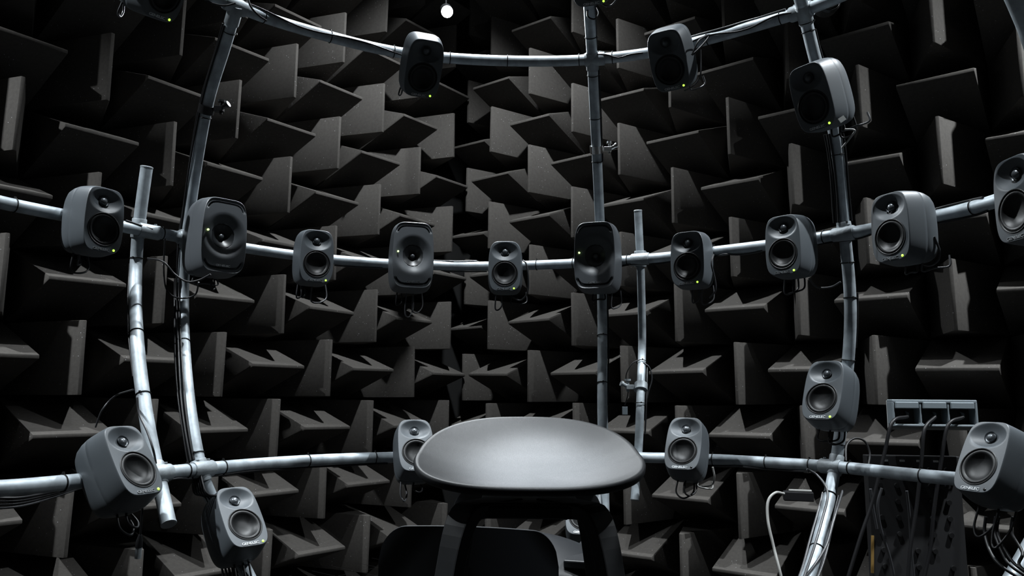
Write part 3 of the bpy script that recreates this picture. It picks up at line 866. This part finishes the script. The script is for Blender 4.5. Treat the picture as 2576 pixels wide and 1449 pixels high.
ring_cable(mainP, (2335, 548), (2490, 516), (1.7, 1.4), 'black cable on top of the middle ring at far right', RUBBER, .004)
ring_cable(mainP, (2335, 548), (2490, 516), (-1.5, -1.4), 'black cable under the middle ring at far right', RUBBER, .004)
ring_cable(mainP, (315, 572), (420, 592), (1.0, -.2), 'black cable across the ring between the two leftmost speakers')
for k in range(4):
    pts = [at(-20, 1252+9*k, 2.2), at(50, 1252+7*k, 2.25), at(120, 1240+5*k, 2.35), at(200, 1222+2*k, 2.45), at(260, 1205, 2.55)]
    cable('slack_cable', pts, 'dark cable sagging below the lower ring at the left edge, %s of four' % ('uppermost', 'second', 'third', 'lowest')[k], .0042, GREYCABLE if k == 3 else RUBBER, 'slack cables at the lower left edge')
for k in range(2):
    ring_cable(lowP, (520, 1180), (980, 1150), (-1.3-.3*k, -1.6-.2*k), 'black cable under the lower ring left of the seat' if k == 0 else 'second black cable beneath the lower ring left of the seat')
ring_cable(lowP, (1795, 1155), (2030, 1169), (-1.3, -1.6), 'grey cable beneath the lower ring right of the seat', GREYCABLE, .004)
ring_cable(lowP, (405, 1190), (520, 1180), (-1.2, -1.4), 'grey cable beneath the short ring piece between the two left uprights', GREYCABLE, .003)
cable('drooping_cable', [at(2030, 1180, dC_l-.03), at(2055, 1195, dC_l-.03), at(2075, 1220, dC_l-.08), at(2082, 1250, dC_l-.12), at(2070, 1300, dC_l-.2), at(2050, 1370, dC_l-.3), at(2020, 1460, dC_l-.45)],
      'grey cable leaving the lower ring and following the right upright down', .0042, GREYCABLE)
cable('drooping_cable', [at(2120, 1235, dC_l-.10), at(2100, 1300, dC_l-.22), at(2080, 1370, dC_l-.30), at(2050, 1420, dC_l-.36), at(2010, 1470, dC_l-.46)],
      'grey cable crossing the foot of the right upright pipe', .0042, GREYCABLE)
cable('cable_loop', [at(2128, 1160, dC_l), at(2130, 1120, dC_l+.05), at(2150, 1103, dC_l+.08), at(2175, 1110, dC_l+.08), at(2188, 1140, dC_l+.06), at(2185, 1170, dC_l+.03)],
      'black cable loop standing above the lower ring right of the upright', .0040)
cable('cable_loop', [at(372, 650, dD_m-.05), at(410, 658, dD_m-.1), at(440, 690, dD_m-.1), at(470, 708, dD_m-.1), at(500, 705, dD_m-.1), at(530, 690, dD_m-.1)],
      'black cable swinging from the free pole to the left single-cone speaker', .0036)
cable('cable_loop', [at(415, 600, dD_m-.05), at(412, 680, dD_m-.05), at(420, 730, dD_m-.05), at(450, 750, dD_m-.05), at(490, 742, dD_m-.05), at(500, 710, dD_m-.08)],
      'thin black cable loop hanging between the two leftmost speakers', .0030)
cable('cable_loop', [at(240, 1075, 2.55), at(258, 1030, 2.55), at(290, 996, 2.55), at(335, 980, dD_l)], 'thin cable arching from the free pole to the lower left speaker', .0030, GREYCABLE)
cable('cable_loop', [at(345, 1000, dD_l-.04), at(350, 1040, dD_l-.05), at(370, 1085, dD_l-.08), at(385, 1130, dD_l-.1), at(392, 1165, dD_l-.06)], 'black cable hanging down the lower part of the free pole', .0034, GREYCABLE)
cable('cable_loop', [at(1610, 905, dE_m), at(1590, 915, dE_m), at(1575, 945, dE_m), at(1580, 985, dE_m), at(1572, 1020, dE_m)], 'thin black cable dangling left of the thin pole', .0022)
cable('cable_loop', [at(1618, 912, dE_m), at(1634, 925, dE_m), at(1640, 955, dE_m), at(1630, 990, dE_m), at(1624, 1020, dE_m)], 'thin pale cable loop right of the thin pole', .0028, GREYCABLE)
b = MB(); b.box(at(1572, 1033, dE_m), (.022, .008, .034)); o = b.build('cable_tag', GREYPLATE if False else BOXGREY, smooth=False, bevel=.001); tag(o, 'small grey tag hanging left of the thin pole', 'tag')

# plugs and loops under each speaker; (index, [loops as local x0, x1, drop, y])
def spk_loops(i, specs, where, mat=RUBBER, r=.0033):
    root, mw, kind = SPK[i-1]; dd = .11 if kind == 'two' else .15
    for j, (x0, x1, drop, m_) in enumerate(specs):
        p = [(x0, dd-.02, .012), (x0-.004, dd-.02, -drop*.55), ((x0+x1)/2, dd-.01, -drop), (x1+.004, dd+.01, -drop*.5), (x1, dd+.02, .02)]
        pts = [mw @ Vector(v) for v in p]
        # let gravity act: keep the lowest point below
        pts[2].z = min(pts[0].z, pts[4].z)-drop; pts[1].z = min(pts[0].z, pts[1].z)-drop*.2
        pos = '' if len(specs) == 1 else (('left ', 'right ') if len(specs) == 2 else ('left ', 'middle ', 'right '))[j]
        cable('speaker_cable', pts, '%s%s cable loop hanging under the %s' % (pos, 'black' if m_ is RUBBER else 'pale' if m_ is PALECABLE else 'dark grey', where), r, m_, 'cable loops under the %s' % where)
names = {1: 'far left two-way speaker of the middle ring', 2: 'leftmost single-cone speaker', 3: 'two-way speaker between the single-cone ones at left', 4: 'centre single-cone speaker',
         5: 'speaker above the middle of the seat', 6: 'rightmost single-cone speaker', 7: 'speaker just right of the thin pole', 8: 'speaker left of the right upright',
         9: 'speaker right of the right upright', 16: 'lower ring speaker at far left', 17: 'speaker below the lower ring at left', 18: 'speaker behind the left edge of the seat',
         19: 'lower ring speaker right of the seat', 20: 'speaker on the right upright above the lower ring', 21: 'large looking speaker at lower right', 12: 'bright-topped upper speaker',
         13: 'upper ring speaker right of centre', 14: 'upper right speaker on the upright', 11: 'cropped speaker at upper left', 15: 'cropped speaker atop the straight pipe', 22: 'speaker seen between the stool legs'}
G_ = GREYCABLE
for i, sp in {1: [(-.04, .03, .07, RUBBER), (-.02, .0, .04, G_)], 2: [(-.05, .05, .03, G_), (.02, .04, .05, RUBBER)], 3: [(-.05, -.03, .06, G_), (-.03, -.015, .055, RUBBER), (.01, .075, .075, G_)],
              4: [(-.05, -.03, .06, RUBBER), (-.01, .02, .11, G_), (.02, .06, .09, G_)], 5: [(-.04, -.02, .075, G_), (.03, .09, .05, RUBBER)], 6: [(-.03, .01, .03, RUBBER), (.05, .08, .07, G_)],
              7: [(-.01, .0, .06, G_), (.03, .06, .07, G_)], 8: [(-.045, -.015, .06, G_), (-.01, .01, .055, RUBBER)], 9: [(-.02, -.01, .03, G_), (.04, .1, .03, G_)],
              12: [(-.06, -.05, .02, G_)], 13: [(.04, .08, .02, G_)], 14: [(.03, .10, .02, G_), (-.01, .01, .03, RUBBER), (.02, .05, .045, RUBBER)], 11: [(-.06, -.03, .03, G_)], 15: [(.02, .07, .03, G_)],
              16: [(-.03, .03, .05, RUBBER), (.0, .05, .035, RUBBER)], 17: [(-.02, .0, .12, RUBBER), (.01, .03, .14, RUBBER), (.03, .05, .15, RUBBER)], 18: [(-.05, -.03, .06, G_), (.0, .03, .03, RUBBER)],
              19: [(-.03, .02, .06, RUBBER), (.0, .03, .05, RUBBER), (.05, .09, .02, PALECABLE)], 20: [(-.04, .01, .04, RUBBER), (.0, .03, .05, RUBBER)],
              21: [(-.04, -.01, .08, RUBBER), (.02, .04, .10, RUBBER)]}.items():
    spk_loops(i, sp, names[i])
cable('side_cable', [at(1316, 655, 3.2), at(1324, 665, 3.18), at(1329, 700, 3.18), at(1327, 735, 3.2), at(1310, 755, 3.25), at(1290, 748, 3.3)], 'grey cable looping down beside the speaker above the middle of the seat', .0034, GREYCABLE)
cable('side_cable', [at(1795, 640, 2.95), at(1790, 665, 2.93), at(1798, 700, 2.93), at(1800, 730, 2.93), at(1785, 750, 2.95)], 'grey cable hooking down beside the speaker right of the thin pole', .0034, GREYCABLE)
cable('side_cable', [at(2350, 595, 2.35), at(2363, 630, 2.35), at(2360, 655, 2.35), at(2340, 668, 2.38), at(2320, 664, 2.42)], 'grey cable curving down beside the speaker right of the right upright', .0036, GREYCABLE)
cable('side_cable', [at(2035, 700, 2.75), at(2055, 722, 2.75), at(2090, 722, 2.72), at(2115, 709, 2.7)], 'grey cable slung from a middle ring speaker to the right upright', .0034, GREYCABLE)
cable('side_cable', [at(1793, 1175, 2.85), at(1797, 1200, 2.85), at(1790, 1220, 2.87), at(1765, 1224, 2.95)], 'pale cable hooked around the side of the lower speaker right of the seat', .0036, PALECABLE)
cable('side_cable', [at(1740, 138, 2.75), at(1760, 100, 2.75), at(1785, 88, 2.8), at(1770, 110, 2.8), at(1740, 140, 2.8), at(1733, 150, 2.85)], 'black cable twisted round the top ring behind its right speaker', .0034)
cable('side_cable', [at(1762, 125, 2.75), at(1763, 180, 2.75), at(1758, 200, 2.76), at(1742, 218, 2.78), at(1722, 228, 2.8)], 'thin grey cable dropping behind the upper ring speaker right of centre', .0028, GREYCABLE)
cable('side_cable', [at(2125, 325, 2.45), at(2150, 328, 2.45), at(2140, 345, 2.47), at(2118, 372, 2.5)], 'pale cable sticking out below the upper right speaker', .0032, PALECABLE)
cable('side_cable', [at(1480, 15, 2.9), at(1478, 40, 2.88), at(1495, 48, 2.86), at(1505, 35, 2.88), at(1500, 20, 2.9)], 'black cable looped round the top of the straight pipe', .0032)
cable('side_cable', [at(592, 8, 2.6), at(560, 14, 2.58), at(520, 2, 2.58), at(505, -20, 2.6)], 'black cable drooping over the left joint of the top ring', .0034)
cable('side_cable', [at(620, -20, 2.6), at(630, 15, 2.6), at(650, 38, 2.62), at(670, 52, 2.66)], 'black cable coming from above onto the top ring at left', .0034)
for k, (xs, xe) in enumerate(((2480, 2520), (2505, 2545), (2512, 2560), (2548, 2566))):
    cable('floor_cable', [at(xs, 1300, 2.25), at(xs-3, 1340, 2.25), at(xs+12+4*k, 1390, 2.2), at(xe, 1425, 2.15), at(xe+70, 1470, 2.1)], 'black cable hanging below the lower right speaker towards the corner pipe, %s of four' % ('leftmost', 'second', 'third', 'rightmost')[k], .0045, RUBBER, 'cables at the bottom right corner')

# hanging connector at lower left
xc = empty('cable_connector', at(348, 1400, 2.3)); tag(xc, 'cable end with silver plug dangling below the lower left speaker', 'connector')
def kp(o): o.parent = xc; o.matrix_parent_inverse = Matrix.Translation(xc.location).inverted()
b = MB(); b.tube(catmull([at(358, 1275, 2.3), at(356, 1310, 2.3), at(353, 1348, 2.3)], 6), .0035, 8); kp(b.build('cord', RUBBER))
b = MB(); b.tube([at(353, 1345, 2.3), at(351, 1360, 2.3), at(349, 1376, 2.3)], [.005, .0095, .0105], 14); kp(b.build('boot', RUBBER))
b = MB(); b.tube([at(349, 1376, 2.3), at(347, 1404, 2.3)], .0092, 16); kp(b.build('plug', FITTING, None, 'silver plug barrel'))

# socket box on the right wall
bx = at(2337, 1040, 3.36)
sb = empty('socket_box'); sb.location = bx
tag(sb, 'grey three-socket box with three dark cables mounted on the foam wall at right', 'socket box')
yaw = Matrix.Rotation(math.radians(-6), 4, 'Z')
sb.matrix_world = T(bx) @ yaw
b = MB(); b.box((.012, .012, -.008), (.365, .03, .128)); b.build('back_plate', BOXPALE, sb, 'pale backing plate', smooth=False, bevel=.004)
b = MB()
b.box((0, -.03, .052), (.355, .06, .016)); b.box((0, -.03, -.052), (.355, .06, .012))
b.box((-.172, -.03, 0), (.012, .06, .10)); b.box((.172, -.03, 0), (.012, .06, .10))
b.box((0, .0, 0), (.35, .006, .11)); b.build('casing', BOXGREY, sb, smooth=False, bevel=.004)
for k in (-1, 1):
    b = MB(); b.box((k*.058, -.03, 0), (.008, .055, .10)); b.box((k*.058, -.048, -.046), (.018, .02, .010)); b.build('divider', BOXGREY, sb, smooth=False, bevel=.002)
for k in (-1, 0, 1):
    b = MB(); b.box((k*.115, -.032, .035), (.098, .066, .030)); b.build('socket_hood', BOXGREY, sb, smooth=False, bevel=.004)
    b = MB(); b.box((k*.115, -.004, -.012), (.096, .006, .07)); b.build('socket_face', DARKBOX, sb, smooth=False)
    b = MB(); b.tube([(k*.115+.01, -.006, .004), (k*.115+.008, -.04, -.002), (k*.115+.004, -.05, -.014)], [.008, .0075, .006], 12); b.build('plug', CHROME, sb, 'small metal plug')
for k, (px0, pts) in enumerate(((2257, [(2245, 1062), (2225, 1140), (2195, 1260), (2165, 1350), (2128, 1470)]), (2327, [(2326, 1080), (2318, 1160), (2305, 1280), (2290, 1380), (2282, 1480)]),
                                (2390, [(2385, 1070), (2368, 1160), (2350, 1280), (2340, 1380), (2318, 1480)]))):
    mwb = sb.matrix_world @ Vector(((k-1)*.115+.004, -.05, -.014))
    cable('socket_cable', [mwb]+[at(x, y, 3.26-.02*i) for i, (x, y) in enumerate(pts)], ['leftmost', 'middle', 'rightmost'][k]+' dark cable dropping from the three-socket box', .0075, RUBBER)
# patch panel below
pp = empty('connector_board'); pp.matrix_world = T(at(2310, 1310, 3.36)) @ yaw
tag(pp, 'black board with rows of small round sockets below the lower ring at right', 'board')
b = MB(); b.box((0, .04, 0), (.40, .05, .56)); b.build('plate', DARKBOX, pp, smooth=False, bevel=.003)
random.seed(3)
for r_ in range(7):
    for c_ in range(5):
        if random.random() < .75:
            q = Vector((-.15+.072*c_, .014, .22-.070*r_)); b = MB(); b.tube([q, q+Vector((0, -.012, 0))], .011, 14); b.build('socket', BLACKMETAL, pp)
for c_ in range(4):
    b = MB(); b.box((-.12+.072*c_, .010, .268-.01), (.020, .006, .008)); b.build('marker', BADGE, pp, 'small bright label plate', smooth=False)
b = MB(); b.box((-.20, .008, -.15), (.012, .004, .16), Matrix.Rotation(.06, 3, 'Y')); b.build('amber_strip', AMBER, pp, 'dull amber strip', smooth=False)
for k, pts in enumerate(([(2218, 1228), (2208, 1270), (2216, 1330), (2238, 1400), (2256, 1480)], [(2281, 1235), (2288, 1300), (2293, 1390), (2302, 1480)], [(2190, 1230), (2196, 1275), (2206, 1330)])):
    cable('patch_cable', [at(x, y, 3.30) for x, y in pts], ['left', 'middle', 'short'][k]+' grey patch cable hanging on the connector panel', .006, GREYCABLE)
# small adapter with pale cable
ad = empty('power_adapter'); ad.matrix_world = T(at(2008, 1248, 3.35)) @ Matrix.Rotation(math.radians(-15), 4, 'Z')
tag(ad, 'small black power adapter with a pale cable resting on a foam wedge', 'adapter')
b = MB(); b.box((0, 0, 0), (.125, .05, .040)); b.build('body', RUBBER, ad, smooth=False, bevel=.004)
b = MB(); b.box((.008, -.01, .025), (.095, .02, .008)); b.build('light_strip', PALECABLE, ad, 'bright pale strip', smooth=False, bevel=.002)
cable('adapter_cable', [at(1972, 1242, 3.33), at(1950, 1240, 3.30), at(1932, 1262, 3.28), at(1932, 1310, 3.25), at(1945, 1370, 3.2), at(1965, 1450, 3.12), at(1975, 1500, 3.1)], 'pale cable falling from the small black adapter', .0062, PALECABLE)
b = MB(); b.box(at(2118, 300, 2.43), (.022, .004, .016), Matrix.Rotation(-.6, 3, 'Y')); o = b.build('paper_tag', BOXPALE, smooth=False); tag(o, 'small pale tag at the rear of the upper right speaker', 'tag')

# ------------------------------------------------------------------ turn the whole place so that the foam walls run along the world axes
TURN = Matrix.Rotation(-angL, 4, 'Z')
for o in list(COL.objects):
    if o.parent is None: o.matrix_basis = TURN @ o.matrix_basis
